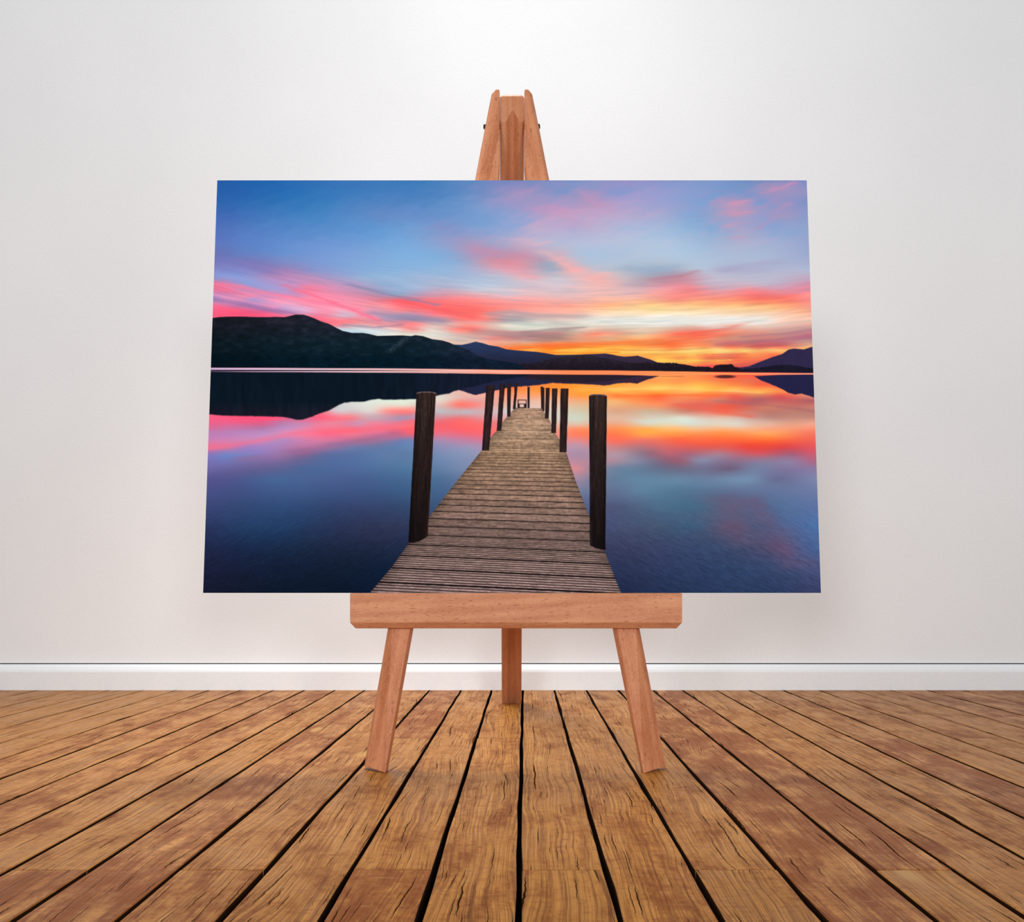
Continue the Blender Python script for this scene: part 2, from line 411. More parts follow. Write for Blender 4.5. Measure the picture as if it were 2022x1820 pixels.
SKY = rows([
 (352, [(425,36,94,170),(520,34,102,178),(620,50,112,184),(720,62,120,188),(820,60,124,188),(920,95,138,195),(970,122,136,194),(1020,118,136,192),(1070,130,140,196),(1120,126,146,200),(1170,138,150,202),(1220,150,146,200),(1320,138,150,205),(1420,122,154,208),(1470,104,144,202),(1520,110,142,198),(1595,128,142,200)]),
 (380, [(425,42,96,175),(570,40,110,184),(700,60,124,192),(860,76,130,194),(930,100,140,198),(1000,148,146,196),(1060,156,148,196),(1115,120,150,204),(1160,175,150,194),(1200,140,152,206),(1280,150,158,210),(1370,132,160,212),(1460,124,152,206),(1530,165,150,192,372),(1560,150,148,198,365)]),
 (400, [(425,46,100,178),(520,48,112,184),(620,56,125,192),(720,80,132,198),(820,84,136,198),(920,110,150,206),(980,145,152,204),(1040,160,152,198),(1085,186,152,196,415),(1120,160,154,202),(1165,180,152,192),(1220,165,160,208),(1320,155,162,212),(1390,128,162,214),(1465,188,152,190),(1490,130,156,210),(1540,156,150,198),(1597,126,150,206)]),
 (425, [(425,66,106,184),(520,64,120,192),(620,70,134,200),(760,100,140,202),(860,104,146,206),(940,114,156,210),(1030,150,162,210),(1080,186,160,200),(1130,188,164,202),(1190,186,168,206),(1290,172,172,212),(1380,130,166,214),(1460,186,156,192,420),(1510,142,160,210),(1540,165,154,198),(1598,134,158,210)]),
 (450, [(424,80,114,190),(520,82,130,200),(620,86,140,206),(720,92,150,212),(820,112,158,214),(880,128,148,202),(930,124,158,212),(1020,150,168,214),(1060,190,172,206),(1120,178,172,212),(1170,190,178,210),(1220,174,184,220),(1320,160,186,222),(1400,138,172,216),(1450,170,166,204),(1520,140,166,214),(1600,140,166,212)]),
 (478, [(424,94,120,196),(520,92,136,206),(620,104,148,214),(720,110,158,218),(810,118,168,222),(870,140,160,208),(930,160,154,196),(980,160,166,206),(1050,200,180,205),(1080,178,186,216),(1150,180,190,220),(1230,182,194,222),(1320,172,198,226),(1400,158,184,220),(1460,172,178,210),(1540,160,178,216),(1600,150,168,212)]),
 (500, [(424,106,118,186),(480,98,130,200),(560,104,146,212),(640,118,156,218),(720,124,166,220),(820,126,176,226),(890,136,168,214),(940,178,150,188),(1000,178,152,184),(1040,196,156,182),(1080,170,180,206),(1095,206,176,192),(1130,178,192,218),(1220,174,194,222),(1320,176,202,228),(1420,170,190,220),(1520,168,186,218),(1600,156,172,214)]),
 (518, [(424,118,124,194),(500,126,124,188),(560,126,140,200),(640,124,158,218),(740,128,172,222),(840,130,178,226),(920,148,170,210),(970,206,150,170),(1010,220,145,162),(1050,190,160,178),(1085,150,172,198),(1110,225,178,185),(1150,182,192,214),(1230,178,196,218),(1310,176,194,214),(1400,176,196,222),(1480,176,188,216),(1600,166,176,212)]),
 (533, [(424,132,140,208),(480,130,136,204),(530,140,128,190),(570,158,134,188),(610,140,148,206),(700,134,170,220),(820,142,182,224),(920,158,180,216),(980,206,172,195),(1020,226,162,178),(1060,190,168,188),(1090,160,176,200),(1125,240,176,178),(1170,200,190,204),(1250,168,184,206),(1310,158,176,202),(1380,184,198,220),(1440,174,178,208),(1500,176,180,210),(1600,178,188,216)]),
 (548, [(424,146,150,214),(460,138,158,220),(520,168,146,202),(560,188,140,190),(610,190,146,190),(660,158,156,205),(720,148,178,218),(820,160,184,220),(920,166,188,220),(1000,190,188,208),(1040,226,178,188),(1100,196,196,210),(1180,240,180,180),(1230,205,190,198),(1290,172,160,178),(1345,196,146,164,543),(1420,192,192,212),(1520,188,190,212),(1600,196,170,196)]),
 (560, [(421,236,118,156),(445,205,130,178),(480,142,158,220),(540,170,152,208),(580,190,148,200),(640,205,146,186),(700,170,158,200),(760,146,176,214),(850,172,184,214),(930,178,196,222),(1020,196,194,212),(1120,204,196,208),(1190,238,184,180),(1240,200,176,188),(1300,200,148,166),(1350,220,146,160),(1400,196,180,200),(1500,196,184,206),(1600,206,150,176)]),
 (572, [(420,232,124,168),(450,244,122,158),(480,200,140,190),(520,164,158,215),(565,186,154,208),(600,246,128,160),(660,216,144,184),(710,180,150,186),(760,150,166,204),(830,165,180,214),(870,182,168,194),(940,200,200,216),(1040,220,194,202),(1140,222,190,196),(1190,236,188,186),(1260,212,178,186),(1320,238,158,166),(1365,238,136,142),(1420,216,164,178),(1480,246,146,154),(1540,210,156,178),(1600,236,140,162)]),
 (584, [(419,168,138,198),(450,205,140,190),(490,250,140,176),(530,216,146,196),(580,200,150,200),(630,250,140,172),(680,236,144,176),(730,196,138,168),(780,160,160,190),(820,190,150,178),(860,225,150,168),(920,236,158,168),(1000,216,190,202),(1100,226,192,194),(1200,240,190,180),(1250,228,182,180),(1310,250,156,146),(1420,248,152,146),(1500,252,120,118),(1560,252,128,126),(1602,250,150,150)]),
 (592, [(419,196,140,196),(450,222,152,196),(500,176,152,208),(550,252,150,184),(610,252,144,174),(670,244,146,176),(720,232,142,168),(760,214,118,140),(790,236,106,120),(830,240,118,126),(880,250,128,134),(930,252,140,142),(980,246,160,160),(1040,244,170,170),(1140,240,184,178),(1200,252,186,165),(1270,250,182,150),(1330,254,152,132),(1420,254,148,122),(1500,254,122,104),(1560,254,128,114),(1603,250,146,142)]),
 (602, [(418,240,110,156),(460,205,120,170),(510,186,140,196),(560,226,166,206),(610,254,150,182),(670,250,148,176),(720,246,150,170),(770,250,136,146),(800,252,108,118),(840,252,108,114),(900,254,118,118),(960,254,134,132),(1040,254,154,148),(1120,253,166,150),(1200,254,182,136),(1290,254,206,140),(1370,254,196,136),(1450,254,190,130),(1520,255,176,120),(1570,254,160,126),(1604,252,156,146)]),
 (612, [(418,254,96,138),(470,254,96,136),(520,205,108,158),(560,196,150,200),(600,222,180,218),(640,254,152,180),(700,246,148,172),(740,226,160,184),(790,254,140,146),(830,254,128,136),(880,254,106,106),(930,254,110,106),(980,254,134,128),(1040,254,162,154),(1120,254,180,160),(1200,255,206,160),(1290,255,226,168),(1370,255,220,170),(1450,255,212,164),(1520,255,206,160),(1604,254,172,146)]),
 (621, [(418,254,92,132),(480,254,86,126),(540,248,104,144),(580,245,135,165),(625,250,130,160),(680,206,190,212),(720,240,154,176),(770,190,158,186),(810,178,146,176),(860,248,128,138),(910,254,120,114),(960,254,128,120),(1005,206,168,170),(1060,236,180,172),(1120,250,190,175),(1200,255,224,196),(1290,255,232,200),(1380,255,230,200),(1450,255,222,188),(1530,255,214,186),(1604,254,186,160)]),
 (630, [(600,252,100,134),(640,254,120,142),(690,254,136,148),(730,230,150,168),(770,166,150,184),(820,156,140,172),(870,190,150,165),(905,254,130,128),(950,250,134,128),(990,182,156,162),(1030,176,168,172),(1080,206,190,184),(1150,224,214,202),(1220,224,224,216),(1320,226,232,228),(1420,236,236,230),(1500,240,230,218),(1604,246,204,184)]),
 (640, [(640,252,118,142),(670,252,140,148),(700,226,176,180),(740,250,160,164),(790,254,140,144),(820,252,140,144),(860,196,172,178),(900,226,170,166),(940,236,164,158),(1000,206,206,196),(1060,214,218,208),(1140,222,218,206),(1220,216,218,210),(1300,224,230,224),(1400,234,236,230),(1480,236,218,204),(1540,240,200,186),(1604,226,174,162)]),
 (650, [(660,190,208,228),(700,204,220,232),(740,214,218,224),(780,236,206,202),(810,244,160,158),(850,232,216,206),(900,250,138,130),(935,252,122,114),(970,220,172,164),(1020,222,220,204),(1070,218,216,204),(1110,190,170,162),(1160,222,204,186),(1215,220,190,172),(1270,222,205,186),(1320,222,190,168),(1380,226,150,134),(1440,234,160,142),(1510,232,176,160),(1604,192,146,150)]),
 (659, [(690,200,218,230),(740,216,226,228),(790,230,228,216),(830,226,220,208),(880,216,206,200),(920,226,170,160),(960,206,160,156),(1000,190,152,150),(1050,160,138,140),(1090,176,140,134),(1130,196,164,148),(1180,244,140,116),(1225,220,160,136),(1280,226,190,160),(1330,240,138,110),(1380,252,108,86),(1430,240,132,108),(1490,226,146,128),(1540,205,150,142),(1604,196,124,132)]),
 (668, [(720,236,230,214),(780,238,232,214),(850,230,222,208),(900,212,196,188),(940,206,170,166),(975,228,142,134),(1010,204,136,132),(1050,184,138,134),(1100,170,134,124),(1140,224,158,130),(1200,230,176,138),(1260,250,186,126),(1310,252,148,100),(1360,252,124,86),(1410,236,140,110),(1460,206,146,128),(1530,204,130,126),(1604,172,116,136)]),
 (676, [(880,238,196,178),(940,222,186,172),(1000,226,172,150),(1040,214,168,146),(1100,224,150,112),(1150,238,150,100),(1200,252,150,86),(1250,255,140,70),(1310,255,116,62),(1360,252,134,86),(1420,220,140,116),(1480,196,120,118),(1540,182,108,122),(1604,206,160,146)]),
 (684, [(940,246,190,164),(985,250,140,90),(1030,255,132,60),(1080,255,118,46),(1130,255,128,44),(1180,255,150,56),(1230,255,172,76),(1280,255,150,76),(1330,255,126,70),(1390,252,150,92),(1440,236,112,88),(1490,220,100,92),(1540,236,110,96),(1604,240,180,130)]),
 (692, [(1000,254,126,66),(1050,255,176,76),(1090,255,150,44),(1140,255,190,74),(1190,255,196,74),(1230,255,196,90),(1290,255,214,116),(1360,255,226,132),(1420,255,224,138),(1470,255,210,120),(1530,254,200,116),(1560,252,184,110),(1600,250,180,110)]),
 (699, [(1060,255,128,54),(1110,255,176,60),(1170,255,160,48),(1220,255,182,70),(1290,255,176,78),(1350,255,190,92),(1400,255,168,84),(1460,252,136,80),(1530,250,120,80)]),
 (706, [(1080,255,132,56),(1200,255,150,60),(1290,255,184,84),(1340,252,152,80),(1400,226,108,84),(1440,222,106,86),(1490,250,132,82),(1530,248,120,82)]),
 (713, [(1270,250,130,80),(1310,255,206,84),(1370,255,198,84),(1420,255,160,76),(1470,248,116,80),(1510,240,100,84)]),
 (722, [(1300,255,160,70),(1360,252,132,80),(1400,238,92,84),(1460,226,88,84),(1500,226,86,84)]),
])
WATER = rows([
 (742, [(1250,255,140,80),(1310,255,170,90),(1360,255,150,84),(1420,250,110,76),(1480,250,100,74),(1000,255,150,110),(820,240,180,180),(420,210,150,190)]),
 (752, [(1290,255,160,86),(1340,255,150,85),(1420,245,130,80),(1480,235,115,85),(1520,240,100,80)]),
 (762, [(1060,255,140,70),(1120,255,150,50),(1180,255,165,70),(1220,255,172,72),(1300,255,196,92),(1380,255,196,86),(1450,255,150,75),(1500,250,110,70),(1540,250,100,80)]),
 (768, [(1010,255,130,80),(1060,255,150,60),(1150,255,175,75),(1220,255,196,96),(1300,255,214,116),(1380,255,206,100),(1450,255,196,100),(1520,255,160,84)]),
 (774, [(960,246,170,150),(1030,255,155,95),(1080,255,150,80),(1150,255,165,60),(1220,255,180,84),(1300,255,158,62),(1400,255,162,72),(1500,255,176,92),(1550,255,140,84)]),
 (781, [(900,225,190,180),(940,238,180,168),(1030,250,160,125),(1090,245,170,120),(1145,255,155,75),(1220,255,128,62),(1300,255,108,60),(1400,255,126,78),(1450,238,100,80),(1540,222,90,86),(1606,230,150,120)]),
 (790, [(840,226,226,212),(880,226,210,198),(940,226,165,160),(1015,235,172,152),(1060,235,186,160),(1140,240,172,122),(1190,245,172,112),(1215,246,180,112),(1270,255,140,80),(1330,242,138,98),(1420,210,130,110),(1500,176,98,106),(1606,172,96,106)]),
 (800, [(660,206,196,205),(700,218,220,216),(745,226,226,216),(795,230,222,206),(870,222,186,180),(910,254,122,112),(940,246,140,134),(1000,226,182,170),(1080,236,195,180),(1140,225,190,155),(1220,236,176,126),(1300,248,148,102),(1370,228,108,92),(1430,234,96,78),(1520,212,130,106),(1606,200,120,110)]),
 (812, [(640,240,130,150),(665,214,200,208),(700,214,196,200),(735,222,214,212),(765,250,150,150),(805,254,128,128),(870,190,190,196),(920,190,186,196),(1000,205,205,206),(1140,210,202,176),(1220,220,166,136),(1280,206,180,154),(1350,206,136,116),(1430,242,112,86),(1520,192,124,110),(1606,188,130,120)]),
 (825, [(413,248,98,138),(480,254,86,128),(540,252,88,128),(590,220,110,150),(640,253,102,132),(690,250,124,138),(735,200,168,182),(790,168,150,180),(820,180,150,178),(870,215,140,150),(910,236,120,124),(960,225,150,155),(1000,225,170,170),(1140,206,216,200),(1220,226,186,160),(1280,216,206,186),(1350,226,226,210),(1430,226,194,174),(1520,190,140,130),(1606,200,140,126)]),
 (836, [(412,238,100,142),(470,230,102,146),(520,218,102,146),(560,186,130,178),(600,215,132,172),(650,235,138,160),(700,192,160,190),(735,236,135,160),(780,226,132,156),(815,250,118,124),(870,240,105,115),(920,253,110,110),(970,236,120,124),(1140,220,200,180),(1220,236,172,140),(1280,216,216,200),(1360,216,226,216),(1450,226,216,204),(1520,226,182,162),(1606,240,170,146)]),
 (846, [(412,212,112,160),(460,196,122,174),(520,178,124,172),(560,196,146,196),(600,226,140,178),(640,248,120,146),(690,250,112,134),(740,240,124,150),(780,246,112,132),(815,252,104,112),(870,242,106,118),(920,252,104,108),(970,250,116,114),(1140,250,150,112),(1220,255,148,90),(1280,255,178,92),(1340,255,190,122),(1430,252,182,132),(1520,250,166,130),(1606,250,150,120)]),
 (856, [(411,190,126,182),(460,186,132,192),(520,192,146,200),(560,224,140,184),(600,246,128,158),(650,250,110,144),(690,244,120,146),(740,220,118,154),(780,222,108,136),(815,236,104,122),(870,228,116,140),(920,238,108,124),(970,248,110,116),(1140,254,130,96),(1220,255,128,80),(1270,255,168,80),(1340,255,158,84),(1430,255,150,80),(1520,255,170,100),(1606,246,122,100)]),
 (869, [(411,204,130,184),(470,206,136,186),(520,202,140,190),(560,180,140,196),(600,206,130,176),(640,216,124,164),(680,196,116,156),(720,172,114,150),(760,146,120,162),(800,112,130,180),(870,170,140,178),(920,196,130,164),(970,216,124,150),(1140,226,140,140),(1220,250,114,94),(1270,236,120,108),(1340,252,104,74),(1430,255,108,68),(1520,255,116,60),(1606,242,106,90)]),
 (882, [(410,232,114,150),(450,216,120,166),(490,168,130,196),(540,166,134,196),(580,182,124,174),(620,186,118,164),(660,148,120,166),(700,114,124,170),(760,100,124,170),(810,104,134,180),(870,140,142,182),(930,160,150,186),(1140,184,152,172),(1220,206,130,130),(1260,184,120,126),(1320,214,106,106),(1400,226,94,86),(1480,236,74,64),(1550,226,74,74),(1607,230,90,96)]),
 (896, [(410,140,120,190),(450,118,136,202),(500,134,130,196),(550,156,124,180),(590,142,104,150),(640,100,110,160),(700,90,115,166),(760,95,125,171),(810,96,126,168),(870,122,142,182),(920,136,150,186),(1150,170,142,168),(1220,176,150,166),(1270,142,120,140),(1320,186,104,118),(1355,168,104,124),(1420,170,130,150),(1500,206,94,104),(1560,166,100,126),(1607,206,96,116)]),
 (910, [(409,122,116,184),(450,114,122,188),(500,122,114,172),(550,126,108,160),(590,104,104,152),(640,86,110,160),(760,90,122,168),(870,110,136,176),(910,124,142,180),(1150,180,140,160),(1210,170,140,156),(1250,136,140,166),(1300,126,110,136),(1340,150,96,116),(1380,136,140,170),(1430,136,116,146),(1500,140,126,156),(1560,146,130,166),(1607,176,106,136)]),
 (925, [(408,110,106,170),(450,104,102,160),(500,100,98,150),(540,96,100,150),(600,78,104,154),(700,80,108,158),(800,80,120,160),(860,96,126,166),(905,114,136,174),(1145,206,140,152),(1170,150,134,160),(1220,108,132,160),(1300,104,114,142),(1350,112,110,136),(1440,112,98,128),(1480,116,130,164),(1540,126,120,160),(1608,142,124,164)]),
 (945, [(408,88,86,146),(470,80,90,146),(540,72,104,155),(620,75,100,150),(700,72,96,146),(800,70,106,150),(870,80,112,152),(1145,160,138,162),(1175,120,128,158),(1215,100,126,156),(1260,100,136,166),(1340,104,136,166),(1440,114,140,174),(1480,116,146,180),(1530,106,112,150),(1610,126,136,176)]),
 (970, [(407,74,82,138),(470,66,82,134),(560,64,92,142),(700,64,86,134),(800,60,94,136),(865,68,100,142),(1155,110,124,156),(1210,96,112,146),(1260,95,130,160),(1340,84,120,150),(1440,95,114,150),(1520,100,120,160),(1610,110,126,170)]),
 (1000, [(406,60,72,122),(480,52,74,120),(560,48,78,124),(650,50,70,112),(720,54,70,112),(800,52,74,112),(855,58,84,122),(1160,84,98,140),(1210,80,88,124),(1300,78,110,140),(1370,70,106,136),(1440,92,98,130),(1500,85,105,145),(1560,85,116,160),(1612,95,116,166)]),
 (1040, [(405,42,54,96),(480,36,62,102),(560,34,62,102),(650,40,54,90),(720,44,54,86),(795,48,56,88),(850,44,60,94),(1220,70,80,115),(1300,68,86,116),(1370,62,92,125),(1450,98,85,115),(1490,75,90,125),(1560,80,105,155),(1613,76,116,170)]),
 (1080, [(404,32,40,74),(500,26,44,78),(600,26,42,70),(700,30,40,66),(790,32,44,72),(1240,58,65,98),(1320,58,70,105),(1400,55,75,110),(1480,68,76,110),(1540,86,80,115),(1615,72,105,160)]),
 (1120, [(403,27,32,60),(500,21,32,58),(600,18,31,54),(700,18,31,52),(770,17,33,58),(1240,45,55,88),(1330,48,62,98),(1440,48,68,105),(1540,58,75,115),(1618,75,86,130)]),
 (1168, [(402,22,26,48),(500,16,26,46),(600,14,26,46),(700,12,24,44),(730,12,26,50),(1240,33,45,75),(1330,38,52,85),(1440,42,60,95),(1540,45,62,100),(1618,58,65,105)]),
])
STROKES = [
 (4.0, .65, (255,128,162), (421,558), (470,565), (520,577), (570,586), (640,600), (700,612)),
 (3.0, .50, (250,150,190), (421,581), (470,592), (540,606)),
 (3.5, .60, (146,112,170), (421,590), (480,600), (540,612), (580,618)),
 (2.5, .60, (255,112,146), (563,563), (600,577), (660,600), (720,622), (745,632)),
 (3.0, .50, (128,130,172), (690,562), (760,580), (820,592), (860,602)),
 (4.0, .45, (255,92,100), (790,594), (870,612), (930,625)),
 (5.0, .60, (146,138,170), (740,618), (800,626), (870,634)),
 (2.2, .50, (120,126,160), (680,641), (740,645), (790,641)),
 (4.5, .50, (164,158,166), (970,620), (1010,616), (1060,622), (1150,624)),
 (2.5, .55, (150,130,134), (1035,657), (1090,650), (1150,646)),
 (4.5, .45, (178,128,132), (940,655), (1000,657), (1100,660)),
 (3.0, .50, (190,128,148), (1290,552), (1340,544), (1375,535)),
 (5.0, .35, (164,160,196), (1430,533), (1480,523), (1530,517)),
 (5.0, .40, (152,174,200), (1240,530), (1280,533), (1330,525)),
 (3.5, .60, (212,152,186), (1447,403), (1475,396)), (3.0, .55, (214,150,182), (1450,424), (1476,419)),
 (2.5, .45, (196,156,194), (1432,447), (1476,438)), (2.5, .55, (200,156,192), (1448,470), (1466,468)),
 (3.0, .60, (200,146,190), (1510,380), (1540,372), (1568,361)), (4.0, .50, (186,148,192), (1522,424), (1552,404)),
 (3.5, .45, (176,150,198), (1500,450), (1536,424)),
 (3.0, .55, (246,104,86), (1340,660), (1400,654), (1440,646), (1480,636)),
 (3.0, .50, (172,118,134), (1470,665), (1560,657), (1603,650)),
 (3.0, .50, (178,106,128), (1420,680), (1520,672), (1604,663)),
 (1.4, .55, (232,112,44), (1200,690), (1280,692), (1360,689)),
 (3.0, .50, (255,112,52), (1000,690), (1100,681), (1200,677), (1300,671)),
 (1.4, .50, (238,108,40), (1060,697), (1220,696)), (1.5, .5, (255,214,110), (1100,692), (1200,687)),
 (1.6, .55, (255,220,120), (1230,695), (1400,693), (1540,690)), (1.4, .55, (222,104,90), (1380,700), (1470,698)),
 (1.6, .45, (255,210,100), (1300,712), (1440,711)),
 (7.5, .85, (228,232,228), (1180,632), (1300,635), (1440,633), (1500,635)), (5.0, .40, (216,216,206), (1020,646), (1120,641)),
 (5.0, .60, (246,180,184), (1078,498), (1100,512), (1132,531)), (2.5, .50, (230,178,196), (1058,484), (1088,477)),
 (4.0, .50, (244,184,178), (1168,548), (1192,540)), (7.0, .35, (212,138,164), (945,490), (1000,502), (1060,512)),
 (4.5, .40, (228,160,176), (980,525), (1030,540), (1052,548)), (6.0, .40, (194,150,190), (1145,376), (1180,405)),
 (8.0, .35, (198,154,194), (1085,410), (1115,420), (1136,440)), (5.0, .4, (190,160,200), (1175,425), (1205,415)),
]
WSTROKES = [
 (5, .50, (242,118,152), (409,887), (500,872), (600,851), (690,836)), (4, .40, (188,140,196), (409,852), (520,851), (600,838)),
 (5, .50, (250,104,124), (640,852), (740,846), (822,830)), (6, .40, (148,106,150), (480,906), (560,896), (660,880), (780,856)),
 (12, .40, (112,84,114), (1490,992), (1530,1050), (1562,1112)), (12, .35, (106,88,118), (1430,985), (1462,1068)),
 (3, .5, (172,104,110), (1420,792), (1520,800), (1607,812)), (4, .5, (238,100,84), (1340,800), (1420,812), (1480,822)),
 (5, .45, (150,98,118), (1290,896), (1350,914)), (6, .35, (214,226,216), (1270,830), (1380,836), (1450,838)),
 (2.0, .5, (255,212,120), (1200,768), (1330,767), (1500,775)), (2.0, .5, (250,104,56), (1240,781), (1330,780), (1420,781)),
]
def rbf(pts, qx, qy, sx, sy, smooth=0.02):
    P = np.stack([pts[:, 0] / sx, pts[:, 1] / sy], 1)
    phi = lambda r2: np.sqrt(r2 + 0.06)
    K = phi(((P[:, None] - P[None]) ** 2).sum(-1)) - smooth * np.eye(len(P))
    n = len(P); A = np.zeros((n + 1, n + 1)); A[:n, :n] = K; A[n, :n] = A[:n, n] = 1
    B = np.zeros((n + 1, 3)); B[:n] = pts[:, 2:5]
    w_ = np.linalg.solve(A, B)
    out = np.empty((qx.size, 3)); Q = np.stack([qx.ravel() / sx, qy.ravel() / sy], 1)
    for s in range(0, len(Q), 8000):
        q = Q[s:s + 8000]
        out[s:s + 8000] = phi(((q[:, None] - P[None]) ** 2).sum(-1)) @ w_[:n] + w_[n]
    return out.reshape(qx.shape + (3,))
def sample(img, x, y, x0, y0, dx, dy):
    h, w_ = img.shape[:2]
    fx = np.clip((x - x0) / dx, 0, w_ - 1.001); fy = np.clip((y - y0) / dy, 0, h - 1.001)
    ix, iy = fx.astype(int), fy.astype(int); tx, ty = (fx - ix)[..., None], (fy - iy)[..., None]
    return (img[iy, ix] * (1 - tx) + img[iy, ix + 1] * tx) * (1 - ty) + (img[iy + 1, ix] * (1 - tx) + img[iy + 1, ix + 1] * tx) * ty
def field(pts, ya, yb, sx, sy):
    gx = np.arange(396, 1630, 4.0); gy = np.arange(ya, yb, 2.0)
    QX, QY = np.meshgrid(gx, gy)
    return rbf(pts, QX, QY, sx, sy), gx[0], gy[0]
def poly(x, pts):
    p = np.array(pts, float); return np.interp(x, p[:, 0], p[:, 1])
def ss(a, b, x):
    t_ = np.clip((x - a) / (b - a), 0, 1); return t_ * t_ * (3 - 2 * t_)

RIDGE = [(400,629),(420,627.7),(431,626),(450,625),(475,624.8),(500,625.6),(525,626),(545,625.4),(562,626),(572,623.7),(583,621),(599,621),(608,623.7),(620,628),(633,634),(649,639),(662,646),(676,653),(695,657),(716,657),(728,659),(745,663),(763,662.6),(795,662),(812,663.4),(820,661.5),(835,663.4),(854,669.6),(873,672),(887,676),(898,681),(925,691),(941,701),(962,708),(987,712),(1008,715),(1022,718),(1035,724),(1045,760)]
BLUE = [(880,760),(890,684),(896,680),(912,680.6),(925,678),(939,674.4),(954,677.5),(966,681.4),(983,684),(999,689.3),(1018,691.4),(1039,693),(1060,694.5),(1076,697),(1097,700.5),(1112,700.5),(1141,700),(1174,698.7),(1195,697.6),(1210,700),(1220,702.3),(1233,704),(1250,703),(1259,702),(1270,705.5),(1287,710.6),(1302,717),(1312,740)]
TREES = [(1015,740),(1022,719),(1049,718),(1070,713),(1091,708),(1120,705),(1141,701.5),(1161,701.5),(1180,706),(1200,708),(1222,712),(1243,717.5),(1261,717),(1276,715),(1298,716.5),(1331,717),(1352,719.7),(1374,724),(1396,724),(1404,726),(1415,732),(1440,736)]
ISLAND = [(1398,740),(1403,731),(1409,725),(1412,721.4),(1424,719.7),(1434,720.5),(1446,719.3),(1450,724),(1459,726),(1465,731),(1470,740)]
RIGHT = [(1440,740),(1457,726),(1479,723),(1492,717.5),(1509,711),(1526,704.5),(1544,699),(1557,690),(1568,688),(1587,689.7),(1604,684.4),(1625,678)]
RTREE = [(1455,740),(1466,729),(1500,726.5),(1515,724),(1533,721),(1557,721.5),(1572,722),(1592,726),(1607,728),(1625,730)]
SHORE = [(400,725.6),(800,727.5),(1000,730),(1220,731.5),(1400,734),(1620,736.7)]
REFL_L = [(400,818),(415,818),(450,820.8),(520,822),(560,823),(575,826),(585,828.6),(600,828),(620,821),(640,813),(649,811),(668,800),(680,795),(697,793),(720,793),(732,789.5),(745,787.6),(761,789),(784,789),(820,788),(862,781),(887,776.6),(896,772.5),(912,768),(940,762),(960,757),(980,752),(1010,747),(1040,742),(1060,735)]
REFL_B = [(880,730),(900,768),(912,771.6),(933,778.6),(941,779.7),(950,777.6),(987,769),(1008,764),(1028,763),(1045,762),(1070,759),(1091,756),(1111,757),(1136,758),(1153,758),(1195,761),(1222,756.5),(1243,755.6),(1258,757.8),(1263,755.6),(1276,750),(1298,743.6),(1308,739),(1320,730)]
REFL_T = [(1010,735),(1040,747),(1090,752),(1130,755),(1160,755),(1200,752),(1240,747),(1270,742),(1290,738)]
REFL_R = [(1470,735),(1489,743),(1505,752),(1526,760),(1548,770),(1557,776),(1570,778.5),(1583,776.7),(1607,784.5),(1625,792)]
REFL_0 = [(400,734),(820,736),(1000,738.7),(1220,740.2),(1300,742),(1480,743),(1540,740),(1600,739.3)]

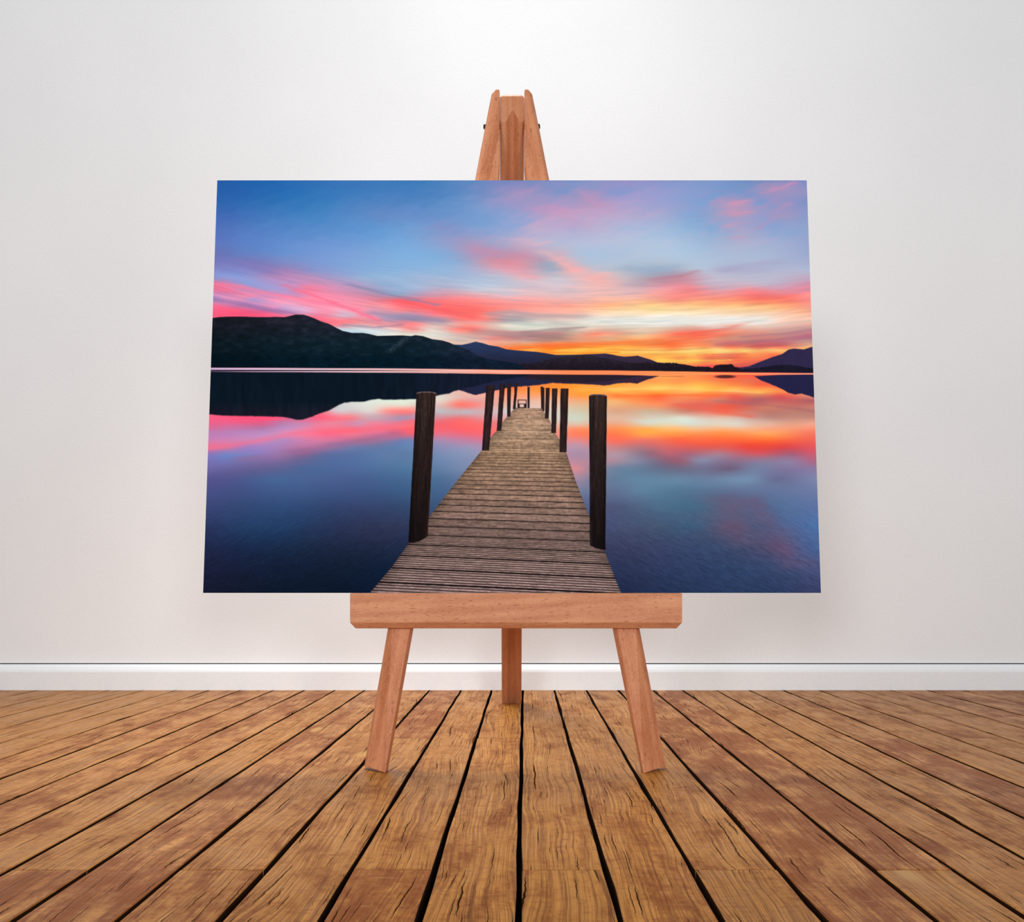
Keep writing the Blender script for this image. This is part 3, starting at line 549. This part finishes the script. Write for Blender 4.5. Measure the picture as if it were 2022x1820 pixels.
def paint(x, y):
    A = lambda c: np.array(c, float)
    def over(col, mask, c): return col * (1 - mask[..., None]) + c * mask[..., None]
    # ---- sky: colour field, combed along rays that spread from the sunset
    c1 = y + np.where(x < 1150, 0.24 * (1150 - x) ** 2 / 1400, 0.13 * (x - 1150) ** 2 / 900)
    ray = fbm(x / 110 + y / 300, c1 / 7.0, 11, 4, 0.55)
    ray2 = fbm(x / 48, c1 / 2.6, 31, 3, 0.55)
    puff = fbm(x / 30, (y + 0.3 * x) / 10, 51, 4, 0.55)
    up = ss(560, 430, y)
    amp = 3 + 6 * ss(730, 600, y)
    skyf, sx0, sy0 = field(SKY, 346, 732, 46.0, 13.0)
    ys = y + amp * (ray * 0.9 + ray2 * 0.35) * (1 - 0.6 * up) + 16 * puff * up
    xs = x + 30 * puff * up + 20 * ray
    sky = sample(skyf, xs, ys, sx0, sy0, 4.0, 2.0)
    wn_ = (ray2 * 1.4 + ray * 0.6) * (1 - 0.96 * ss(605, 500, y))
    for (w_, al, cc, *pts) in STROKES:
        m = np.zeros_like(x)
        yy, xx = y + (6 * ray + 3 * ray2) * (1 - 0.5 * up) + 5 * puff * up, x
        for (xa, ya), (xb, yb) in zip(pts[:-1], pts[1:]):
            L2 = (xb - xa) ** 2 + (yb - ya) ** 2
            t_ = np.clip(((xx - xa) * (xb - xa) + (yy - ya) * (yb - ya)) / L2, 0, 1)
            ex, ey = xx - xa - t_ * (xb - xa), yy - ya - t_ * (yb - ya)
            m = np.maximum(m, np.exp(-(ey / w_) ** 2 - (ex / (w_ * 4)) ** 2))
        m = np.clip(m * al * (1 + 1.2 * wn_ + 1.2 * puff * up), 0, 1)
        sky = over(sky, m, A(cc) + np.zeros_like(sky))
    sky = sky * (1 + 0.10 * wn_)[..., None] + A((8, -2, -5)) * (wn_ * 1.4)[..., None]
    pk = np.clip(puff * 1.6, -0.4, 0.6) * up * ss(930, 1060, x)
    sky = sky + pk[..., None] * A((14, -3, -4))
    lum = (sky * A((0.3, 0.59, 0.11))).sum(-1, keepdims=True)
    col = np.clip(lum + (sky - lum) * 0.97, 0, 255)
    # ---- water
    watf, wx0, wy0 = field(WATER, 736, 1176, 52.0, 16.0)
    wn = fbm(x / 60, y / 7, 71, 3)
    wat = sample(watf, x + 8 * wn, y + 3.5 * wn, wx0, wy0, 4.0, 2.0)
    for (w_, al, cc, *pts) in WSTROKES:
        m = np.zeros_like(x)
        for (xa, ya), (xb, yb) in zip(pts[:-1], pts[1:]):
            t_ = np.clip(((x - xa) * (xb - xa) + (y - ya) * (yb - ya)) / ((xb - xa) ** 2 + (yb - ya) ** 2), 0, 1)
            m = np.maximum(m, np.exp(-((y - ya - t_ * (yb - ya) + 3 * wn) / w_) ** 2 - ((x - xa - t_ * (xb - xa)) / (w_ * 3.5)) ** 2))
        wat = over(wat, np.clip(m * al * (1 + wn), 0, 1), A(cc) + np.zeros_like(wat))
    dirn = np.where(x < 1000, 0.42, -0.42)
    rip = fbm((x + y * 0.4 * np.sign(dirn)) / 9, (y + x * dirn) / 2.6, 81, 3, 0.6)
    peb = fbm(x / 5, (y + x * dirn * 0.5) / 2.5, 86, 2)
    depth = ss(940, 1120, y)
    wat = wat * (1 + (0.30 * rip + 0.30 * np.clip(peb - 0.22, 0, 1))[..., None] * depth[..., None])
    wat = wat + (np.clip(peb - 0.30, 0, 1) * 60 * depth)[..., None] * A((1, 0.8, 0.9))
    wat = np.clip(wat, 4, 255)
    shore = poly(x, SHORE)
    wm = ss(-0.6, 0.6, y - shore)
    tex = fbm(x / 14, y / 7, 91, 4, 0.6); texf = fbm(x / 4, y / 3, 96, 2)
    # ---- hills above the shore
    jag = 1.6 * np.abs(fbm(x / 3.0, x * 0, 101, 2)) * 2
    bl = ss(0.8, -0.8, poly(x, BLUE) - y)
    t_ = ss(676, 722, y)[..., None]; e = ss(1000, 1260, x)[..., None]
    cb = (A((40, 56, 92)) * (1 - t_) + A((34, 38, 62)) * t_) * (1 - e) + (A((64, 48, 78)) * (1 - t_) + A((52, 42, 62)) * t_) * e
    col = over(col, bl, cb * (1 + 0.16 * tex)[..., None])
    rm = ss(0.8, -0.8, poly(x, RIGHT) - y)
    col = over(col, rm, (A((48, 42, 75)) * (1 + 0.10 * tex)[..., None]))
    tr = ss(0.8, -0.8, poly(x, TREES) - jag - y)
    c_t = A((44, 38, 50)) * (1 - ss(700, 730, y))[..., None] + A((30, 24, 34)) * ss(700, 730, y)[..., None]
    col = over(col, tr, c_t * (1 + 0.45 * texf)[..., None])
    rt = ss(0.8, -0.8, poly(x, RTREE) - 1.6 * jag - y)
    col = over(col, rt, A((27, 26, 42)) * (1 + 0.4 * texf)[..., None])
    il = ss(0.8, -0.8, poly(x, ISLAND) - 1.2 * jag - y)
    col = over(col, il, A((34, 22, 32)) * (1 + 0.4 * texf)[..., None])
    lm = ss(0.8, -0.8, poly(x, RIDGE) - y)
    q = ss(630, 690, y)[..., None]; q2 = ss(688, 712, y)[..., None]
    cl = A((30, 34, 46)) * (1 - q) + A((13, 33, 44)) * q
    cl = cl * (1 - q2) + A((6, 26, 38)) * q2
    cl = cl * (1 - 0.25 * ss(640, 420, x))[..., None] + A((10, 3, 8)) * (ss(780, 940, x))[..., None]
    cl = cl * (1 + 0.55 * tex + 0.35 * texf * q2[..., 0])[..., None] + (np.clip(tex, 0, 1) * 22)[..., None] * A((1.0, 0.55, 0.7)) * (1 - q2)
    scree = np.exp(-(((x - 792) + (y - 676) * 1.3) / 9) ** 2) * ss(700, 690, y) * ss(663, 668, y)
    cl = cl + (scree * (0.6 + texf) * 34)[..., None] * A((1, 0.85, 1.0))
    col = over(col, lm, cl)
    # ---- water over everything below the shore
    col = over(col, wm, wat)
    # reflections of the hills
    wav = 1.1 * fbm(x / 7, x * 0, 111, 2)
    r0 = ss(-0.8, 0.8, y - poly(x, REFL_0))
    rb = ss(1.3, -1.3, y - poly(x, REFL_B) + wav) * r0
    cr = A((34, 38, 66)) * (1 - e) + A((56, 40, 62)) * e
    col = over(col, rb, cr * (1 + 0.12 * tex)[..., None])
    rt = ss(2, -2, y - poly(x, REFL_T) + 2 * wav) * r0
    col = over(col, rt, A((40, 32, 44)) + np.zeros_like(col))
    rr = ss(1.3, -1.3, y - poly(x, REFL_R) + wav) * r0
    col = over(col, rr, A((36, 36, 72)) * (1 + 0.08 * tex)[..., None])
    rl = ss(1.6, -1.6, y - poly(x, REFL_L) + wav) * r0
    vt = fbm(x / 6, y / 30, 121, 3)
    cl = A((11, 24, 36)) * ss(950, 700, x)[..., None] + A((20, 28, 46)) * (1 - ss(950, 700, x))[..., None] + A((12, 3, 4)) * ss(790, 815, y)[..., None]
    col = over(col, rl, cl * (1 + 0.35 * vt)[..., None])
    ri = ss(1, -1, np.hypot((x - 1432) / 20, (y - 743.5) / 3.2) * 3 - 3) * 0.9
    col = over(col, ri, A((70, 34, 40)) + np.zeros_like(col))
    ri = ss(1.5, -1.5, np.abs(y - 743)) * ss(1300, 1306, x) * ss(1356, 1346, x)
    col = over(col, ri * 0.85, A((70, 40, 48)) + np.zeros_like(col))
    # bright bands where the breeze ruffles the lake under the shore
    wl = poly(x, [(400, 1.1), (820, 1.0), (1000, 2.8), (1220, 3.4), (1330, 3.2), (1450, 1.4), (1620, 0.7)])
    yl = poly(x, [(400, 728.2), (820, 729.8), (1000, 734.2), (1220, 736.0), (1330, 737.6), (1450, 738), (1620, 738)])
    lc = np.stack([poly(x, [(400, 196), (560, 226), (800, 246), (1000, 254), (1620, 255)]),
                   poly(x, [(400, 184), (560, 206), (800, 196), (1000, 176), (1120, 140), (1300, 146), (1450, 160), (1620, 190)]),
                   poly(x, [(400, 226), (560, 228), (800, 196), (1000, 156), (1120, 96), (1300, 90), (1450, 96), (1620, 160)])], -1)
    col = over(col, ss(wl + 0.6, wl - 0.6, np.abs(y - yl)) * ss(0.2, 1.0, y - shore + 0.4), lc)
    dkw = poly(x, [(400, 1.9), (640, 1.2), (820, 0.5), (900, 0.3)])
    dk = ss(dkw + 0.6, dkw - 0.5, np.abs(y - poly(x, [(400, 731.9), (640, 731.4), (820, 731.7), (900, 731.8)]))) * ss(910, 780, x)
    col = over(col, dk * 0.95, A((26, 26, 38)) + np.zeros_like(col))
    w2 = poly(x, [(400, 0.45), (700, 1.0), (900, 1.9), (1000, 0.5)])
    b2 = ss(w2 + 0.6, w2 - 0.6, np.abs(y - poly(x, [(400, 733.0), (700, 733.6), (900, 734.4)]))) * ss(1000, 960, x)
    col = over(col, b2 * (0.35 + 0.65 * ss(395, 760, x)), lc * 0.94)
    # ---- jetty
    L = [(805, 1019), (814, 1008), (823, 1001), (835, 991), (852, 978.6), (865, 967.5), (890, 950.6), (930, 918), (965, 890), (1019, 848.6), (1075.5, 805), (1119, 774), (1171, 730), (1180, 722)]
    R = [(805, 1067), (810, 1072), (828.5, 1084.6), (856.5, 1097), (868, 1105), (894.5, 1118.8), (949.4, 1136.7), (1015, 1162), (1085.8, 1193), (1140, 1214), (1171, 1226.7), (1180, 1231)]
    xl, xr = poly(y, L), poly(y, R)
    dm = ss(-0.7, 0.7, x - xl) * ss(0.7, -0.7, x - xr) * ss(804.6, 805.8, y - (x - 1040) * 0.03)
    tilt = 0.048 * np.clip((y - 800) / 340, 0, 1)
    yc = y - (x - 978) * tilt
    kk = (1.0 / np.maximum(yc - 733, 6) - 0.002343) / 0.000176
    fr = kk - np.floor(kk); kid = np.floor(kk).astype(int)
    px_per = np.maximum((yc - 733) ** 2 * 0.000176, 0.5)
    gd = np.minimum(fr, 1 - fr) * px_per; gh = np.clip(px_per * 0.055, 0.7, 1.7)
    gap = ss(gh + 0.8, gh - 0.5, gd) * np.clip((px_per - 1.5) / 11.0, 0.08, 1)
    groove = (0.5 + 0.5 * np.cos(2 * math.pi * 6 * fr)) ** 1.5 * np.clip((px_per - 10) / 12, 0, 1)
    hash_ = np.random.RandomState(5).rand(400)[np.clip(kid + 5, 0, 399)]
    wood = fbm(x / 16, yc / 1.6, 131, 4, 0.65); sp = fbm(x / 5, yc / 4, 141, 3, 0.6)
    d1 = np.stack([poly(y, [(805, 176), (850, 164), (900, 148), (960, 134), (1040, 136), (1170, 150)]),
                   poly(y, [(805, 142), (850, 136), (900, 120), (960, 108), (1040, 112), (1170, 126)]),
                   poly(y, [(805, 118), (850, 112), (900, 96), (960, 92), (1040, 104), (1170, 124)])], -1)
    d1 = d1 * (1.02 + 0.20 * hash_ + 0.75 * wood + 0.45 * sp)[..., None]
    d1 = d1 * (1 - 0.84 * groove * (0.85 + 0.6 * sp))[..., None]
    edge = np.exp(-np.abs(x - xl) / 14) * 0.28 + np.exp(-np.abs(x - xr) / 14) * 0.2
    d1 = d1 * (1 - edge)[..., None]
    d1 = over(np.clip(d1, 0, 255), gap, A((24, 19, 20)) + np.zeros_like(col))
    col = over(col, dm, d1)
    # ---- ladder rails at the far end
    def rect(c, x0, x1, y0, y1, k_, s=0.5):
        m = ss(-s, s, x - x0) * ss(s, -s, x - x1) * ss(-s, s, y - y0) * ss(s, -s, y - y1)
        return over(c, m, A(k_) + np.zeros_like(c))
    for a in ((1022.2, 1024.2, 788.6, 805), (1038, 1039.8, 788.8, 805), (1022.2, 1039.8, 788.6, 790.2), (1022, 1039.8, 796.6, 798.2),
              (1021.6, 1026.4, 798, 805), (1034.6, 1039.8, 798, 805), (1022, 1039, 803.8, 805.4)):
        col = rect(col, *a, (46, 30, 36))
    # ---- posts, far ones first
    posts = [(1015.2,1018,763,1016.6,1018.2,805),(1017.4,1022.7,756,1012.6,1017.8,808),(1041.3,1046,763.7,1041.6,1045.8,805.6),
             (1067.3,1072.3,763,1068.6,1071.4,807.5),(1071,1074.9,765,1071,1075.2,811.7),(1001.7,1009.4,756.8,1001.3,1007.9,822.5),
             (1077.7,1085.8,765.4,1076,1083.7,826),(987,997.3,758.7,981,990,850.6),(1090,1101,766.5,1088.4,1097.7,855),
             (960.3,977.3,760.5,951.8,965.8,889),(1107,1122.8,766.8,1104.8,1118.5,893),
             (822.6,861.2,773,806.6,844.2,1066),(1163,1198.6,778,1164.8,1195.4,1081)]
    for i, (a0, a1, ty, b0, b1, by) in enumerate(posts):
        u = np.clip((y - ty) / (by - ty), 0, 1)
        le, re = a0 + (b0 - a0) * u, a1 + (b1 - a1) * u
        wob = 0.6 * fbm(y / 25, y * 0 + i, 151, 2) * min(1, (a1 - a0) / 12)
        s = (x - le - wob) / np.maximum(re - le, 1)
        big = i >= 11
        cap = 3.0 if big else 0.4
        ytop = ty + cap * np.abs(2 * np.clip(s, 0, 1) - 1) ** 4
        ybot = by + ((5.0 if i == 11 else 2.0) * (1 - (2 * s - 1) ** 2) - (12 * (s - 0.35) if i == 11 else -9 * (s - 0.5) if i == 12 else 0) if big else 0)
        m = ss(-0.6, 0.6, x - le - wob) * ss(0.6, -0.6, x - re - wob) * ss(-0.6, 0.6, y - ytop) * ss(0.6, -0.6, y - ybot)
        st = fbm(s * (14 if big else 4) + i * 7, y / (40 if big else 14), 161 + i, 4, 0.6)
        fl = fbm(s * 22 + i * 3, y / 9, 191 + i, 3, 0.6)
        base = A((44, 33, 31)) * (1 - u)[..., None] + A((17, 13, 14)) * u[..., None] if big else A((38, 27, 28)) + np.zeros_like(col)
        rimc = A((120, 70, 58)) if i == 11 else A((66, 56, 72))
        rim = (np.exp(-(1 - s) / 0.10) if i == 11 else np.exp(-np.clip(s, 0, 1) / 0.14)) * (0.5 if big else 0.0)
        shade = 0.75 + 0.5 * (1 - (2 * np.clip(s, 0, 1) - 1) ** 2)
        cp = base * (shade * (1 + 0.75 * st))[..., None] + (np.clip(fl - 0.1, 0, 1) * 70 * (1 - 0.5 * u) * (1 if big else 0.3))[..., None] * A((1, 0.88, 0.86))
        cp = over(np.clip(cp, 3, 255), np.clip(rim, 0, 1), rimc * (0.7 + st)[..., None])
        if big:
            cp = over(cp, ss(3.2, 1.0, y - ytop), A((112, 92, 92)) * (1 + st)[..., None])
            crack = np.exp(-((s - (0.78 if i == 11 else 0.26)) / 0.018) ** 2) * ss(0.42, 0.1, u)
            cp = over(cp, crack * 0.8, A((14, 9, 9)) + np.zeros_like(col))
        col = over(col, m, cp)
    return np.clip(col, 0, 255)

def canvas():
    YB, YT, TH = 2.2245, 2.3315, 0.034
    pbl, pbr = at(401, 1170.4, YB), at(1621, 1170.4, YB)
    zb = pbl[2]; zt = HC + (HY - 356) / F * YT
    x0, x1 = pbl[0], pbr[0]
    root = empty('canvas_print', ((x0 + x1) / 2, YB, zb),
                 'large canvas print of a wooden lake jetty at sunset, resting on the easel', 'canvas print')
    NX, NY = 1160, 780
    u = np.linspace(0, 1, NX + 1); v_ = np.linspace(0, 1, NY + 1)
    U, V = np.meshgrid(u, v_)
    X = x0 + (x1 - x0) * U; Y = YT + (YB - YT) * V; Z = zt + (zb - zt) * V
    col = lin(paint(CX + X / Y * F, HY + (HC - Z) / Y * F))
    n = (NX + 1) * (NY + 1)
    co = np.stack([X, Y, Z], -1).reshape(-1, 3).astype(np.float32)
    idx = np.arange(n, dtype=np.int32).reshape(NY + 1, NX + 1)
    quads = np.stack([idx[:-1, :-1], idx[1:, :-1], idx[1:, 1:], idx[:-1, 1:]], -1).reshape(-1, 4)
    me = bpy.data.meshes.new('printed_face')
    me.vertices.add(n); me.vertices.foreach_set('co', co.ravel())
    me.loops.add(quads.size); me.loops.foreach_set('vertex_index', quads.ravel())
    me.polygons.add(len(quads)); me.polygons.foreach_set('loop_start', np.arange(0, quads.size, 4, dtype=np.int32))
    me.update(calc_edges=True)
    ca = me.color_attributes.new('print', 'FLOAT_COLOR', 'POINT')
    rgba = np.ones((n, 4), np.float32); rgba[:, :3] = col.reshape(-1, 3)
    ca.data.foreach_set('color', rgba.ravel())
    nt = NT('printed_canvas'); nt.set(0.7, 0.0)
    c_ = nt.attr('print')[0]
    tc = nt.node('ShaderNodeTexCoord').outputs['Object']
    wv = nt.noise(tc, 900, 1, 0.5)
    nt.base(c_); nt.bump(wv, 0.05, 0.0005)
    me.materials.append(nt.mat)
    o = bpy.data.objects.new('printed_face', me); coll.objects.link(o); o.parent = root
    # the board behind the print: its wrapped edges and back, with a hair of overlap all round
    nrm = np.array([0, -(zt - zb), (YT - YB)]); nrm = nrm / np.linalg.norm(nrm)
    e = 0.0004; back = -nrm * TH; fr = -nrm * 0.0003
    c4 = [np.array(p) for p in ((x0, YB, zb), (x1, YB, zb), (x1, YT, zt), (x0, YT, zt))]
    vv = [tuple(p + fr) for p in c4] + [tuple(p + back + (np.array([0, 0, -back[2]]) if k_ < 2 else 0)) for k_, p in enumerate(c4)]
    ff = [(0, 1, 2, 3), (7, 6, 5, 4), (0, 4, 5, 1), (1, 5, 6, 2), (2, 6, 7, 3), (3, 7, 4, 0)]
    b_ = mesh_obj('wrapped_edge', vv, ff, M_side, root); fix_normals(b_); b_['label'] = 'pale wrapped edge and back of the canvas'
    loc_children(root)
canvas()
